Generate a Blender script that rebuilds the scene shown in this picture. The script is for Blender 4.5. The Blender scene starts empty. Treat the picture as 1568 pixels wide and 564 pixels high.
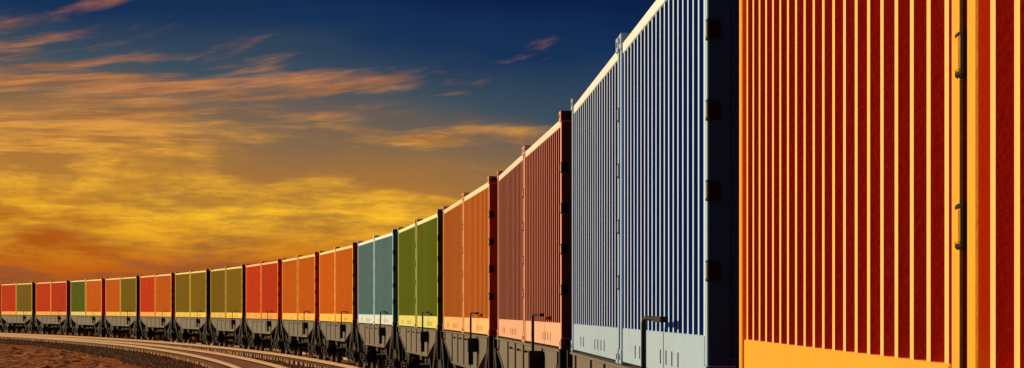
import bpy, bmesh, math, random
from mathutils import Vector, Matrix, noise
random.seed(7)
S=2.6; F=3600.0
u0,v0,t0,dt,Lp,g=.4336,4.4864,.0131,.0275,4.8526,.1052
L=Lp*S; K=L*(1-g); GAP=.11; LC=(K-GAP)/2
EYE=2.35; ZB=1.92; RAIL=.43
sc=bpy.context.scene
sc.view_settings.view_transform='Standard'; sc.view_settings.look='None'; sc.view_settings.exposure=0
# ---------------------------------------------------------------- helpers
class BM:
    def __init__(s): s.v=[];s.f=[];s.m=[]
    def box(s,x0,x1,y0,y1,z0,z1,m=0):
        n=len(s.v)
        s.v+=[(x0,y0,z0),(x1,y0,z0),(x1,y1,z0),(x0,y1,z0),(x0,y0,z1),(x1,y0,z1),(x1,y1,z1),(x0,y1,z1)]
        for q in ((0,3,2,1),(4,5,6,7),(0,1,5,4),(1,2,6,5),(2,3,7,6),(3,0,4,7)):
            s.f.append(tuple(n+i for i in q)); s.m.append(m)
    def prism(s,pts,x0,x1,m=0):   # pts in (y,z), extruded along x
        n=len(s.v);k=len(pts)
        s.v+=[(x0,y,z) for y,z in pts]+[(x1,y,z) for y,z in pts]
        s.f.append(tuple(range(n,n+k))); s.m.append(m)
        s.f.append(tuple(range(n+2*k-1,n+k-1,-1))); s.m.append(m)
        for i in range(k):
            j=(i+1)%k; s.f.append((n+j,n+i,n+k+i,n+k+j)); s.m.append(m)
    def cyl(s,p0,p1,r,seg=12,m=0,r1=None):
        p0=Vector(p0);p1=Vector(p1);d=(p1-p0).normalized()
        a=d.orthogonal().normalized();b=d.cross(a);n=len(s.v)
        if r1 is None:r1=r
        for p,rr in((p0,r),(p1,r1)):
            for i in range(seg):
                t=2*math.pi*i/seg; s.v.append(tuple(p+a*(rr*math.cos(t))+b*(rr*math.sin(t))))
        for i in range(seg):
            j=(i+1)%seg; s.f.append((n+i,n+j,n+seg+j,n+seg+i)); s.m.append(m)
        s.f.append(tuple(range(n+seg-1,n-1,-1)));s.m.append(m)
        s.f.append(tuple(range(n+seg,n+2*seg)));s.m.append(m)
    def mesh(s,name,mats):
        me=bpy.data.meshes.new(name); me.from_pydata(s.v,[],s.f); 
        for mt in mats: me.materials.append(mt)
        me.polygons.foreach_set('material_index',s.m)
        b=bmesh.new(); b.from_mesh(me); bmesh.ops.recalc_face_normals(b,faces=b.faces); b.to_mesh(me); b.free()
        me.update(); return me
def obj(name,data,parent=None,loc=None):
    o=bpy.data.objects.new(name,data); sc.collection.objects.link(o)
    if parent: o.parent=parent
    if loc: o.location=loc
    return o
class NT:
    def __init__(s,nt): s.nt=nt
    def n(s,t,**kw):
        nd=s.nt.nodes.new(t)
        for k,v in kw.items(): setattr(nd,k,v)
        return nd
    def put(s,sock,v):
        if isinstance(v,bpy.types.NodeSocket): s.nt.links.new(v,sock)
        else: sock.default_value=v
    def math(s,op,a,b=0.0,c=0.0,clamp=False):
        nd=s.n('ShaderNodeMath',operation=op); nd.use_clamp=clamp
        s.put(nd.inputs[0],a); s.put(nd.inputs[1],b)
        if op=='MULTIPLY_ADD': s.put(nd.inputs[2],c)
        return nd.outputs[0]
    def mr(s,v,a,b,c=0.0,d=1.0,smooth=True):
        nd=s.n('ShaderNodeMapRange'); nd.interpolation_type='SMOOTHSTEP' if smooth else 'LINEAR'
        s.put(nd.inputs[0],v); s.put(nd.inputs[1],a); s.put(nd.inputs[2],b); s.put(nd.inputs[3],c); s.put(nd.inputs[4],d)
        return nd.outputs[0]
    def mix(s,f,a,b,mode='MIX'):
        nd=s.n('ShaderNodeMix',data_type='RGBA',blend_type=mode)
        s.put(nd.inputs[0],f); 
        for k,v in ((6,a),(7,b)):
            if isinstance(v,(tuple,list)) and len(v)==3: v=(*v,1)
            s.put(nd.inputs[k],v)
        return nd.outputs[2]
    def ramp(s,f,els):
        nd=s.n('ShaderNodeValToRGB'); r=nd.color_ramp
        while len(r.elements)<len(els): r.elements.new(.5)
        for e,(p,c) in zip(r.elements,els): e.position=p; e.color=(*c,1)
        s.put(nd.inputs[0],f); return nd.outputs[0]
    def noise(s,vec,scale,detail=4,rough=.5,dist=0.0):
        nd=s.n('ShaderNodeTexNoise'); nd.inputs['Scale'].default_value=scale; nd.inputs['Detail'].default_value=detail
        nd.inputs['Roughness'].default_value=rough; nd.inputs['Distortion'].default_value=dist
        s.nt.links.new(vec,nd.inputs['Vector']); return nd.outputs[0]
    def xyz(s,x,y,z=0.0):
        nd=s.n('ShaderNodeCombineXYZ'); s.put(nd.inputs[0],x);s.put(nd.inputs[1],y);s.put(nd.inputs[2],z); return nd.outputs[0]
    def scale(s,vec,sx,sy,sz):
        nd=s.n('ShaderNodeMapping'); nd.inputs['Scale'].default_value=(sx,sy,sz); s.nt.links.new(vec,nd.inputs[0]); return nd.outputs[0]
def material(name):
    m=bpy.data.materials.new(name); m.use_nodes=True; nt=m.node_tree
    p=nt.nodes['Principled BSDF']; return m,NT(nt),p
def paint(name,col,rough=.5,grime=.5,dust=None,metal=0.0,spec=.12,bump=.25):
    m,N,p=material(name)
    if dust is None: dust=tuple(c*.55+d*.25 for c,d in zip(col,(.20,.10,.04)))
    tc=N.n('ShaderNodeTexCoord').outputs['Object']; oi=N.n('ShaderNodeObjectInfo')
    off=N.n('ShaderNodeVectorMath',operation='ADD'); N.nt.links.new(tc,off.inputs[0])
    r=N.math('MULTIPLY',oi.outputs['Random'],50.0); N.nt.links.new(N.xyz(r,r,0.0),off.inputs[1]); v=off.outputs[0]
    blot=N.mr(N.noise(v,1.3,4,.6),.4,.75)
    strk=N.mr(N.noise(N.scale(v,14,14,.9),1.0,3,.6),.5,.8)
    d=tuple(c*.45 for c in col)
    c=N.mix(N.math('MULTIPLY',strk,grime*.6),col,d)
    sep=N.n('ShaderNodeSeparateXYZ'); N.nt.links.new(tc,sep.inputs[0])
    low=N.math('MULTIPLY',N.mr(sep.outputs[2],0.0,.9,1.0,0.1),blot)
    c=N.mix(N.math('MULTIPLY',low,grime*.8),c,dust)
    fine=N.noise(v,60,2,.6)
    c=N.mix(N.mr(fine,.35,.75,0,.3*grime),c,tuple(x*.5 for x in col))
    val=N.mr(oi.outputs['Random'],0,1,.92,1.08,False)
    hs=N.n('ShaderNodeHueSaturation'); N.put(hs.inputs['Value'],val); N.put(hs.inputs['Color'],c)
    N.put(p.inputs['Base Color'],hs.outputs[0])
    N.put(p.inputs['Roughness'],N.mr(blot,0,1,rough,min(1,rough+.25)))
    p.inputs['Metallic'].default_value=metal; p.inputs['Specular IOR Level'].default_value=spec
    b=N.n('ShaderNodeBump'); b.inputs['Strength'].default_value=bump; b.inputs['Distance'].default_value=.006
    N.put(b.inputs['Height'],N.noise(v,45,3,.65)); N.nt.links.new(b.outputs[0],p.inputs['Normal'])
    return m
# ---------------------------------------------------------------- materials
#            body (web/recess)      crest, sunlight in colour              rails / posts        door end, shade in colour            top rail, sunlight in colour
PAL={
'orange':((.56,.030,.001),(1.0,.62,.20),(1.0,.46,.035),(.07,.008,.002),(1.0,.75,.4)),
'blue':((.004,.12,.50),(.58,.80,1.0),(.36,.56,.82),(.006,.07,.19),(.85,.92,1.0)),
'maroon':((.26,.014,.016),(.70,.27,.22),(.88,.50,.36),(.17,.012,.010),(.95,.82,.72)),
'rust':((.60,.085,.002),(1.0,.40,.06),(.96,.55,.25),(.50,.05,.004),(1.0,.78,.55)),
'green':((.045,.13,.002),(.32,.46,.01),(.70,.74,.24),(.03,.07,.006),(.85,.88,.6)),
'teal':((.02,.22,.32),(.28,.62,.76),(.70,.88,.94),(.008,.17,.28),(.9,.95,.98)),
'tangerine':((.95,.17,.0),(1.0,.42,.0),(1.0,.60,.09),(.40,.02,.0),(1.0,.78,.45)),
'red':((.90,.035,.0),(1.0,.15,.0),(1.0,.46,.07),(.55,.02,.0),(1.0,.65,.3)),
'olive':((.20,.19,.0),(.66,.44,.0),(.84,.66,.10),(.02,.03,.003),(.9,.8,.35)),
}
MAT={}
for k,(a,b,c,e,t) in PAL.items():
    MAT[k]=(paint(k+'_paint',a),paint(k+'_sunlit_paint',b,rough=.55,grime=.35),paint(k+'_frame_paint',c,rough=.5,grime=.5),paint(k+'_shaded_door_paint',e),paint(k+'_sunlit_rail_paint',t,grime=.5))  # crest and top rail tones paint in sunlight, door tone paints in shade
rubber=paint('black_rubber',(.010,.010,.011),rough=.7,grime=.2,dust=(.02,.018,.016))
steel=paint('galvanised_steel',(.25,.24,.23),rough=.4,metal=.6)
sillm=paint('grey_wagon_paint',(.16,.15,.135),rough=.55,grime=.6,dust=(.10,.07,.05))
darkm=paint('dark_bogie_paint',(.012,.011,.010),rough=.55,grime=.5,dust=(.035,.022,.015))
railm=paint('rail_steel',(.50,.33,.20),rough=.5,metal=.1,grime=.6)
wheelm=paint('wheel_steel',(.07,.055,.045),rough=.4,metal=.5,grime=.5)
# ---------------------------------------------------------------- container mesh
# local: x -1.22..1.22, y 0(near, doors)..LC(far), z 0..2.6
def container_mesh():
    b=BM(); W=1.22
    for sx in(-1,1):
        for y0,y1 in((0,.12),(LC-.12,LC)):
            x0,x1=sorted((sx*(W-.004),sx*(W-.13))); b.box(x0,x1,y0+.004,y1-.004,.118,2.482,2)
        x0,x1=sorted((sx*(W-.005),sx*(W-.132))); b.box(x0,x1,.0015,.02,.12,2.48,5)     # door-frame face, shade painted in as a darker colour
        for y0 in(0,LC-.178):
            x0,x1=sorted((sx*(W+.006),sx*(W-.162)))
            b.box(x0,x1,y0-.003,y0+.181,0,.118,2)
            b.box(x0,x1,y0-.003,y0+.181,2.482,2.60,2)
            xa,xb=sorted((sx*(W+.008),sx*(W-.02)))
            b.box(xa,xb,y0+.055,y0+.125,.03,.085,3)
            b.box(xa,xb,y0+.055,y0+.125,2.515,2.57,3)
        xa,xb=sorted((sx*(W+.003),sx*(W-.159)))
        b.box(xa,xb,-.006,.01,.003,.115,5); b.box(xa,xb,-.006,.01,2.485,2.597,5)
        xa,xb=sorted((sx*(W-.045),sx*(W-.115)))
        b.box(xa,xb,-.008,.01,.03,.085,3); b.box(xa,xb,-.008,.01,2.515,2.57,3)
        x0,x1=sorted((sx*(W-.01),sx*(W-.07)))
        b.box(x0,x1,.178+.004,LC-.178-.004,.02,.285,2)      # bottom rail
        b.box(x0,x1,.178+.004,LC-.178-.004,2.435,2.52,6)    # top rail, sunlit cream painted on
        xa,xb=sorted((sx*(W-.006),sx*(W-.03)))
        for yy in (1.5,1.85,2.2,2.55,LC-1.6,LC-1.25): b.box(xa,xb,yy-.02,yy+.02,.07,.17,3)
        yA,yB=.12,LC-.12; n=20; p=(yB-yA)/n
        pr=[]
        out,inn=W-.018,W-.064
        seg=[(0,inn),(.076,inn),(.105,out),(.165,out),(.194,inn)]
        sg=p/.27
        for i in range(n):
            for q,x in seg[1:] : pr.append((yA+i*p+q*sg,x,))
        pr=[(yA,inn)]+pr+[(yB,inn)]
        z0,z1=.275,2.455
        base=len(b.v)
        for y,x in pr: b.v+=[(sx*x,y,z0),(sx*x,y,z1)]
        for i in range(len(pr)-1):
            q=base+2*i; b.f.append((q,q+2,q+3,q+1))
            b.m.append(1 if abs(pr[i][1]-out)<1e-6 and abs(pr[i+1][1]-out)<1e-6 else 0)  # crest flats take the paint with sunlight in its colour
    n=18; yA=.12; p=(LC-.24)/n
    for i in range(n):
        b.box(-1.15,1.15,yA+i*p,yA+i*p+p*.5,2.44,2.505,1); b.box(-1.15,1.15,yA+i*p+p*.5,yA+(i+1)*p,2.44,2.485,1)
    b.box(-1.14,1.14,.1,LC-.1,.09,.15,3)
    for y0,y1,mm in((.01,.11,5),(LC-.11,LC-.01,0)):
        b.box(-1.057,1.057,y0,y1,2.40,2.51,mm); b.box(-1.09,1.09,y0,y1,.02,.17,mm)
    n=9; w=2.18/n
    for i in range(n): b.box(-1.09+i*w,-1.09+i*w+w*.5,LC-.10,LC-.035,.17,2.40,0); b.box(-1.09+i*w+w*.5,-1.09+(i+1)*w,LC-.10,LC-.07,.17,2.40,0)
    for x0,x1 in((-1.085,-.006),(.006,1.085)):
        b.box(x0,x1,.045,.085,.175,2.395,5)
        for j in range(5): z=.25+j*.43; b.box(x0+.07,x1-.07,.028,.05,z,z+.30,5)
        for xx in(x0+.25,x1-.25):
            b.cyl((xx,.01,.06),(xx,.01,2.5),.017,8,4)
            for z in(.2,.8,1.5,2.3): b.box(xx-.05,xx+.05,-.006,.03,z-.03,z+.03,4)
            b.box(xx-.02,xx+.22,-.016,.006,1.05,1.085,4)
    b.box(-.02,.02,.03,.05,.18,2.39,3)
    for sx in(-1,1):   # hinge blocks on the near corner posts
        for z in(.645,1.09,1.535,1.98):
            x0,x1=sorted((sx*(W-.016),sx*(W-.075)))
            b.box(x0,x1,-.018,.03,z-.05,z+.05,3)
            x0,x1=sorted((sx*(W+.002),sx*(W-.018))); b.box(x0,x1,-.045,.045,z-.06,z+.06,3)
            x0,x1=sorted((sx*(W+.007),sx*(W-.012))); b.box(x0,x1,-.034,.034,z-.046,z+.046,2)
    o=bpy.data.objects.new('tmp',b.mesh('container_mesh',[rubber]*7)); sc.collection.objects.link(o)
    md=o.modifiers.new('bv','BEVEL'); md.width=.006; md.segments=1; md.limit_method='ANGLE'; md.angle_limit=math.radians(75)
    me=bpy.data.meshes.new_from_object(o.evaluated_get(bpy.context.evaluated_depsgraph_get())); me.name='shipping_container'
    bpy.data.objects.remove(o); return me
CM=container_mesh()
# ---------------------------------------------------------------- wagon meshes (origin at centre, z = absolute height)
HL=5.95; BC=4.25
def frame_mesh():
    b=BM(); T=ZB-.012
    prof=[(-HL,T),(-HL,T-.17),(-5.3,T-.20),(-3.1,T-.60),(3.1,T-.60),(5.3,T-.20),(HL,T-.17),(HL,T)]
    for sx in(-1,1):
        xa,xb=sorted((sx*1.20,sx*1.14)); b.prism(prof[::-1],xa,xb,0)
        xa,xb=sorted((sx*1.225,sx*1.10)); b.box(xa,xb,-HL,HL,T-.018,T+.006,0)
        low=prof[1:7]
        for (ya,za),(yb,zb) in zip(low[:-1],low[1:]):
            b.prism([(ya,za),(yb,zb),(yb,zb-.022),(ya,za-.022)],xa,xb,0)
        for y in(-5.2,-3.1,-1.55,0,1.55,3.1,5.2):
            d=.58 if abs(y)<3.2 else .18
            xa,xb=sorted((sx*1.22,sx*1.165)); b.box(xa,xb,y-.012,y+.012,T-d,T-.02,0)
        for y in(-4.9,4.9):
            b.box(*sorted((sx*1.20,sx*1.10)),y-.18,y+.18,.95,.975,1)
            for yy in(y-.17,y+.17): b.cyl((sx*1.18,yy,.96),(sx*1.15,yy,T-.2),.014,6,1)
        for y in(-2.2,-.7,.7,2.2): b.cyl((sx*1.23,y-.06,T-.1),(sx*1.23,y+.06,T-.1),.02,6,1)
    b.box(-.22,.22,-HL+.05,HL-.05,1.30,T-.03,1)
    for y in(-BC,-2.9,-1.45,0,1.45,2.9,BC): b.box(-1.12,1.12,y-.1,y+.1,1.42,T-.03,1)
    for s in(-1,1):
        b.box(-1.25,1.25,*sorted((s*(HL+.004),s*(HL-.14))),1.28,T+.02,1)
        for x in(-.87,.87):
            b.cyl((x,s*HL,1.45),(x,s*(HL+.22),1.45),.09,14,1); b.cyl((x,s*(HL+.22),1.45),(x,s*(HL+.25),1.45),.2,18,1)
        b.box(-.05,.05,*sorted((s*HL,s*(HL+.33))),1.36,1.5,1)
        for x in(-.35,.4):
            pts=[(x,s*HL,1.3),(x,s*(HL+.14),1.15),(x*.7,s*(HL+.25),.98),(x*.4,s*(HL+.33),.95)]
            for a,c in zip(pts,pts[1:]): b.cyl(a,c,.022,6,1)
        for sx in(-1,1):
            x=sx*1.25
            b.prism([(s*5.9,1.75),(s*5.45,1.75),(s*4.75,1.08),(s*4.95,1.0)][::s],*sorted((x,x-sx*.05)),1)
            b.prism([(s*2.6,1.40),(s*2.9,1.40),(s*3.3,1.0),(s*3.15,.95)][::s],*sorted((x-sx*.1,x-sx*.16)),1)
    b.cyl((-.75,-.9,1.12),(-.75,.3,1.12),.17,14,1); b.box(-.9,-.5,.8,1.25,.98,1.3,1)
    b.cyl((.3,-3.6,.95),(.3,3.6,.95),.025,6,1); b.cyl((-.95,-2.2,1.1),(-.95,2.0,1.0),.02,6,1)
    b.box(.4,1.0,-1.2,-.2,.85,1.25,1)
    return b.mesh('underframe',[sillm,darkm])
def bogie_mesh():
    b=BM()
    for sx in(-1,1):
        xa,xb=sorted((sx*1.06,sx*.96))
        b.prism([(-1.25,.98),(-1.2,1.12),(-.6,1.14),(-.35,1.30),(.35,1.30),(.6,1.14),(1.2,1.12),(1.25,.98),(.7,.92),(.45,.62),(-.45,.62),(-.7,.92)][::-1],xa,xb,0)
        for y in(-.9,.9):
            b.cyl((sx*.69,y,.89),(sx*.815,y,.89),.46,28,1,r1=.455)
            b.cyl((sx*.66,y,.89),(sx*.69,y,.89),.49,28,1)
            b.box(*sorted((sx*1.14,sx*.94)),y-.15,y+.15,.74,1.04,0)
            b.cyl((sx*1.14,y,.89),(sx*1.18,y,.89),.11,12,0)
            b.box(*sorted((sx*.80,sx*.74)),y-.55,y-.48,.6,1.0,0); b.box(*sorted((sx*.80,sx*.74)),y+.48,y+.55,.6,1.0,0)
        for y in(-.22,0,.22):
            for z in(.72,.80,.88,.96): b.cyl((sx*1.1,y,z),(sx*1.1,y,z+.04),.095,10,0)
    for y in(-.9,.9): b.cyl((-.7,y,.89),(.7,y,.89),.08,10,1)
    b.box(-1.0,1.0,-.24,.24,1.0,1.34,0)
    b.cyl((0,0,1.25),(0,0,1.45),.25,14,0)
    return b.mesh('bogie',[darkm,wheelm])
def handle_mesh():
    b=BM(); x=-1.33
    b.box(x-.05,x+.10,-.09,.09,1.62,1.86,0); b.box(x-.04,x+.04,-.05,.05,1.40,1.62,0)
    b.cyl((x,0,1.6),(x,0,2.27),.018,10,0)
    pts=[(x,0,2.26),(x+.0,-.02,2.285),(x+.01,-.08,2.295),(x+.03,-.75,2.292)]
    for a,c in zip(pts,pts[1:]): b.cyl(a,c,.016,10,0)
    b.box(x+.005,x+.055,-1.0,-.55,2.272,2.308,0)
    return b.mesh('brake_handle',[darkm])
FM,GM,HM=frame_mesh(),bogie_mesh(),handle_mesh()
# ---------------------------------------------------------------- train layout on a circular curve
Rs=L/(2*math.sin(dt/2)); P0=Vector((u0*S,v0*S)); a0=t0+dt/2
O=P0-Rs*Vector((math.cos(a0),math.sin(a0)))
def joint(n): a=a0+n*dt; return O+Rs*Vector((math.cos(a),math.sin(a)))
cols={0:('orange','orange'),1:('blue','blue'),2:('maroon','maroon'),3:('rust','rust'),4:('green','green'),5:('teal','teal'),
6:('tangerine','tangerine'),7:('tangerine','tangerine'),8:('red','red'),9:('olive','olive'),10:('olive','olive'),11:('red','tangerine'),
12:('tangerine','olive'),13:('green','tangerine'),14:('red','red'),15:('red','olive'),16:('blue','red'),17:('tangerine','tangerine'),18:('green','red'),19:('red','maroon'),
-1:('orange','orange'),-2:('green','green'),-3:('red','blue')}
for n in range(-3,20):
    th=t0+dt*n if n else .005
    d=Vector((-math.sin(th),math.cos(th))); r=Vector((math.cos(th),math.sin(th)))
    mid=joint(n)-d*(K/2)+r*1.22
    w=obj('flat_wagon',None); w.location=(mid.x,mid.y,0); w.rotation_euler=(0,0,th); w.empty_display_size=.5
    obj('underframe',FM,w)
    for s in(-1,1): 
        bo=obj('bogie',GM,w,(0,s*BC,0)); bo.rotation_euler=(0,0,-s*.008)
    obj('brake_handle',HM,w,(0,-K/2+2.45,0))
    for i,off in enumerate((GAP/2,-GAP/2-LC)):   # far container first, then near
        c=obj('shipping_container',CM); q=mid+d*off
        jit=random.uniform(-.012,.012)
        c.location=(q.x+r.x*jit,q.y+r.y*jit,ZB); c.rotation_euler=(0,0,th+random.uniform(-.0008,.0008))
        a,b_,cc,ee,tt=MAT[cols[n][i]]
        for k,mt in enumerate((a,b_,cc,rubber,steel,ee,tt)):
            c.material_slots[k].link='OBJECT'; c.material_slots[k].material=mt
# ---------------------------------------------------------------- track
Rt=Rs+1.22
def cp(a,off,z): r=Rt+off; return (O.x+r*math.cos(a),O.y+r*math.sin(a),z)
A0,A1=a0-5*dt,a0+22*dt
def sweep(b,prof,n,m=0,jit=0.0):
    base=len(b.v);k=len(prof)
    for i in range(n+1):
        a=A0+(A1-A0)*i/n
        for off,z in prof:
            j=noise.noise(Vector((a*300,off*2,z*3)))*jit
            b.v.append(cp(a,off+j,z+j*.4))
    for i in range(n):
        for q in range(k-1):
            s=base+i*k+q; b.f.append((s,s+k,s+k+1,s+1)); b.m.append(m)
sm,N,p=material('weathered_concrete_sleeper')
tc=N.n('ShaderNodeTexCoord').outputs['Object']
N.put(p.inputs['Base Color'],N.ramp(N.noise(tc,1.2,5,.7),[(.3,(.32,.17,.09)),(.7,(.60,.36,.20))])); p.inputs['Roughness'].default_value=.9
TR=3.9
for toff in (0.0,-TR):
    track=obj('railway_track',None)
    b=BM()
    for c0 in(-.7525,.7525):
        c=c0+toff
        sweep(b,[(c-.07,.30),(c-.07,.312),(c-.01,.325),(c-.01,.385),(c-.036,.395),(c-.036,.43),(c+.036,.43),(c+.036,.395),(c+.01,.385),(c+.01,.325),(c+.07,.312),(c+.07,.30)],500)
    obj('rails',b.mesh('rails',[railm]),track)
    b=BM(); b2=BM()
    a=A0
    while a<A1:
        aa=a+random.uniform(-.00005,.00005); ca,sa=math.cos(aa),math.sin(aa)
        def box(bb,o0,o1,t,z0,z1,tc=0):
            n0=len(bb.v)
            for z in(z0,z1):
                for o_,tt in((o0,-t),(o1,-t),(o1,t),(o0,t)):
                    bb.v.append((O.x+(Rt+toff+o_)*ca-(tt+tc)*sa,O.y+(Rt+toff+o_)*sa+(tt+tc)*ca,z))
            for q in ((0,3,2,1),(4,5,6,7),(0,1,5,4),(1,2,6,5),(2,3,7,6),(3,0,4,7)):
                bb.f.append(tuple(n0+i for i in q)); bb.m.append(0)
        e=random.uniform(-.03,.03)
        box(b,-1.32+e,1.32+e,.13,.04,.300+random.uniform(-.006,.004))
        for c in(-.86,-.645,.645,.86): box(b2,c-.03,c+.03,.05,.29,.335)
        a+=.80/Rt
    obj('sleepers',b.mesh('sleepers',[sm]),track); obj('rail_clips',b2.mesh('rail_clips',[darkm]),track)
def gravel(name,c1,c2,c3,sc1,sc2,bump):
    m,N,p=material(name); tc=N.n('ShaderNodeTexCoord').outputs['Object']
    vo=N.n('ShaderNodeTexVoronoi'); vo.inputs['Scale'].default_value=sc1; N.nt.links.new(tc,vo.inputs['Vector'])
    sp=N.n('ShaderNodeSeparateColor'); N.nt.links.new(vo.outputs['Color'],sp.inputs[0])
    c=N.ramp(sp.outputs[0],[(0,c1),(.6,c2),(1,c3)])
    c=N.mix(N.mr(N.noise(tc,sc2,5,.65),.35,.7,0,.6),c,tuple(x*.45 for x in c2))
    c=N.mix(N.mr(N.noise(tc,sc2*5,4,.65),.5,.7,0,.5),c,c3)
    N.put(p.inputs['Base Color'],c); p.inputs['Roughness'].default_value=.95; p.inputs['Specular IOR Level'].default_value=.1
    bp=N.n('ShaderNodeBump'); bp.inputs['Strength'].default_value=.6; bp.inputs['Distance'].default_value=bump
    h=N.math('ADD',vo.outputs['Distance'],N.noise(tc,sc2*8,5,.7)); N.put(bp.inputs['Height'],h); N.nt.links.new(bp.outputs[0],p.inputs['Normal'])
    return m
bm_=gravel('ballast_stone',(.045,.022,.012),(.12,.06,.03),(.36,.19,.09),14,.5,.03)
gm=gravel('dry_earth_gravel',(.20,.045,.008),(.52,.14,.022),(.78,.29,.07),5,.45,.05)
b=BM(); T2=-TR
sweep(b,[(T2-3.3,-.05),(T2-2.7,.04),(T2-2.0,.12),(T2-1.6,.16),(T2,.18),(T2+1.6,.16),(T2*.5,.14),(-1.6,.16),(0,.18),(1.6,.16),(2.0,.12),(2.7,.04),(3.3,-.05)],900,0,.05)
obj('ballast_bed',b.mesh('ballast_bed',[bm_]))
b=BM()
for i in range(24000):
    a=random.uniform(a0+3*dt,a0+17*dt); o_=random.choice((random.uniform(-7.3,-5.2),random.uniform(-5.3,1.3),random.gauss(-6.2,.6)))
    z=.17 if o_>-5.5 else max(.0,.16-(-5.5-o_)*.12)
    s=random.uniform(.025,.06); c=Vector(cp(a,o_,z+s*.2)); n0=len(b.v)
    for dv in((1,0,0),(-1,0,0),(0,1,0),(0,-1,0),(0,0,1),(0,0,-1)):
        b.v.append(tuple(c+Vector(dv)*s*random.uniform(.6,1.2)+Vector((random.uniform(-.3,.3),random.uniform(-.3,.3),0))*s))
    for q in((0,2,4),(2,1,4),(1,3,4),(3,0,4),(2,0,5),(1,2,5),(3,1,5),(0,3,5)): b.f.append(tuple(n0+k for k in q)); b.m.append(0)
obj('ballast_stones',b.mesh('ballast_stones',[bm_]))
# ---------------------------------------------------------------- ground: one sheet to the horizon
def axis(lo,hi,step,far):
    v=[lo+i*step for i in range(int((hi-lo)/step)+1)]
    s=step;x=v[-1]
    while x<far: s*=1.5; x+=s; v.append(x)
    s=step;x=v[0]; pre=[]
    while x>-far: s*=1.5; x-=s; pre.append(x)
    return pre[::-1]+v
X=axis(-75,20,.25,6000); Y=axis(70,260,.4,6000)
vs=[];fs=[]
for y in Y:
    for x in X:
        dd=math.hypot(x-O.x,y-O.y)-Rt+TR*.5
        k=min(1,max(0,(abs(dd)-4.5)/2.0))
        z=0
        if -80<x<25 and 60<y<270:
            q=Vector((x,y,0)); z=(noise.fractal(q*1.3,.8,2.1,4)*.10+noise.noise(q*.15)*.10)*k
        vs.append((x,y,z-.0))
nx=len(X)
for j in range(len(Y)-1):
    for i in range(nx-1):
        s=j*nx+i; fs.append((s,s+1,s+nx+1,s+nx))
me=bpy.data.meshes.new('ground'); me.from_pydata(vs,[],fs); me.materials.append(gm); obj('ground',me)
# ---------------------------------------------------------------- sky
SAZ=math.radians(-60); SEL=math.radians(17)
wd=bpy.data.worlds.new('World'); sc.world=wd; wd.use_nodes=True; N=NT(wd.node_tree)
bg=wd.node_tree.nodes['Background']
d=N.n('ShaderNodeTexCoord').outputs['Generated']; sp=N.n('ShaderNodeSeparateXYZ'); N.nt.links.new(d,sp.inputs[0])
A=N.math('ARCTAN2',sp.outputs[0],sp.outputs[1]); E=N.math('ARCSINE',sp.outputs[2])
Ee=N.math('ADD',E,N.math('MULTIPLY',N.mr(A,-.4,.3,-.3,.4,False),.10))
warp=N.noise(N.xyz(N.math('MULTIPLY',A,6.0),N.math('MULTIPLY',E,18.0)),1.0,4,.5)
Ew=N.math('ADD',Ee,N.math('MULTIPLY',N.math('SUBTRACT',warp,.5),.045))
clear=N.ramp(N.math('DIVIDE',Ew,.15,clamp=True),[(0,(.24,.030,.002)),(.13,(.42,.08,.004)),(.30,(.48,.19,.02)),(.48,(.23,.135,.065)),(.64,(.046,.076,.105)),(.80,(.006,.029,.092)),(.95,(.0012,.011,.062))])
tilt=N.mr(E,.06,.12,-.03,.30)
Et=N.math('SUBTRACT',E,N.math('MULTIPLY',A,tilt))
wx=N.math('MULTIPLY',N.math('SUBTRACT',warp,.5),1.4)
n1=N.noise(N.xyz(N.math('MULTIPLY',A,10.0),N.math('MULTIPLY_ADD',Et,38.0,wx),2.6),.8,7,.60)
n2=N.noise(N.xyz(N.math('MULTIPLY',A,17.0),N.math('MULTIPLY_ADD',Et,95.0,wx),9.1),1.0,7,.66)
nn=N.math('ADD',N.math('MULTIPLY',n1,.64),N.math('MULTIPLY',n2,.36))
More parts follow.
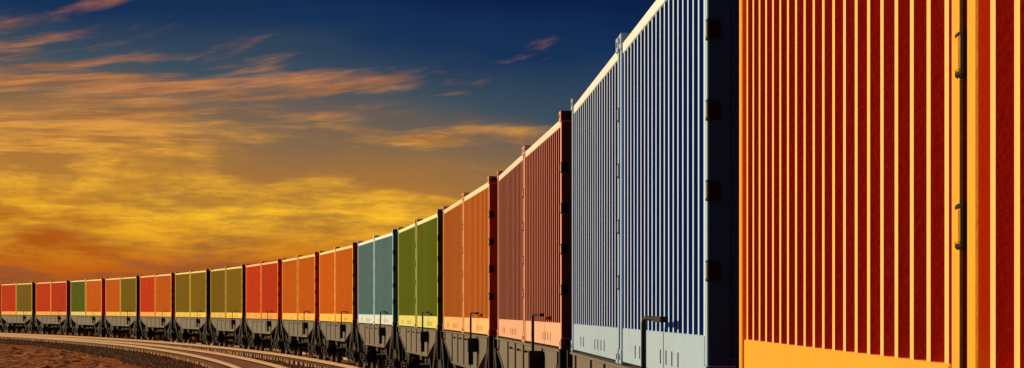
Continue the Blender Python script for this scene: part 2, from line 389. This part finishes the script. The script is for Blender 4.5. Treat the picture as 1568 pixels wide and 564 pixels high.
th=N.math('ADD',N.math('MULTIPLY',E,1.5),N.math('MULTIPLY_ADD',A,.45,.455))
cl=N.mr(N.math('SUBTRACT',nn,th),-.07,.10)
cc=N.ramp(N.math('DIVIDE',E,.15,clamp=True),[(0,(.28,.040,.002)),(.12,(.56,.13,.005)),(.26,(1.0,.52,.02)),(.42,(.86,.40,.035)),(.58,(.64,.25,.065)),(.78,(.48,.18,.075)),(1,(.36,.14,.07))])
n3=N.noise(N.xyz(N.math('MULTIPLY',A,14.0),N.math('MULTIPLY_ADD',Et,80.0,wx),22.0),1.0,8,.68)
shade=N.mix(.5,N.mix(.45,cc,(.38,.08,.006)),(.12,.065,.045))
cc=N.mix(N.mr(n3,.40,.62,0,.92),cc,shade)
col=N.mix(cl,clear,cc)
W=N.mr(N.math('COSINE',N.math('ADD',A,.45)),-.4,.75)
dusk=N.ramp(N.math('DIVIDE',E,.6,clamp=True),[(0,(.05,.05,.08)),(.3,(.015,.045,.10)),(1,(.006,.026,.085))])
col=N.mix(W,dusk,col)
ns=N.n('ShaderNodeTexSky'); ns.sky_type='NISHITA'; ns.sun_disc=False; ns.sun_elevation=SEL; ns.sun_rotation=SAZ
tot=N.mix(1.0,col,N.mix(1.0,ns.outputs[0],(.0006,.0006,.0006),'MULTIPLY'),'ADD')
N.put(bg.inputs[0],tot); bg.inputs[1].default_value=1.0
sun=bpy.data.lights.new('sun','SUN'); sun.energy=5.0; sun.angle=math.radians(.5); sun.color=(1,.75,.43)
so=obj('sun',sun); sd=Vector((math.sin(SAZ)*math.cos(SEL),math.cos(SAZ)*math.cos(SEL),math.sin(SEL)))
so.rotation_euler=sd.to_track_quat('Z','Y').to_euler(); so.location=(-60,40,60)
# ---------------------------------------------------------------- camera
cd=bpy.data.cameras.new('camera'); cam=obj('camera',cd); cam.location=(0,0,EYE); cam.rotation_euler=(math.pi/2,0,0)
cd.sensor_width=36; cd.lens=F/1568*36; cd.shift_y=192.5/1568; cd.clip_start=.05; cd.clip_end=20000
sc.camera=cam
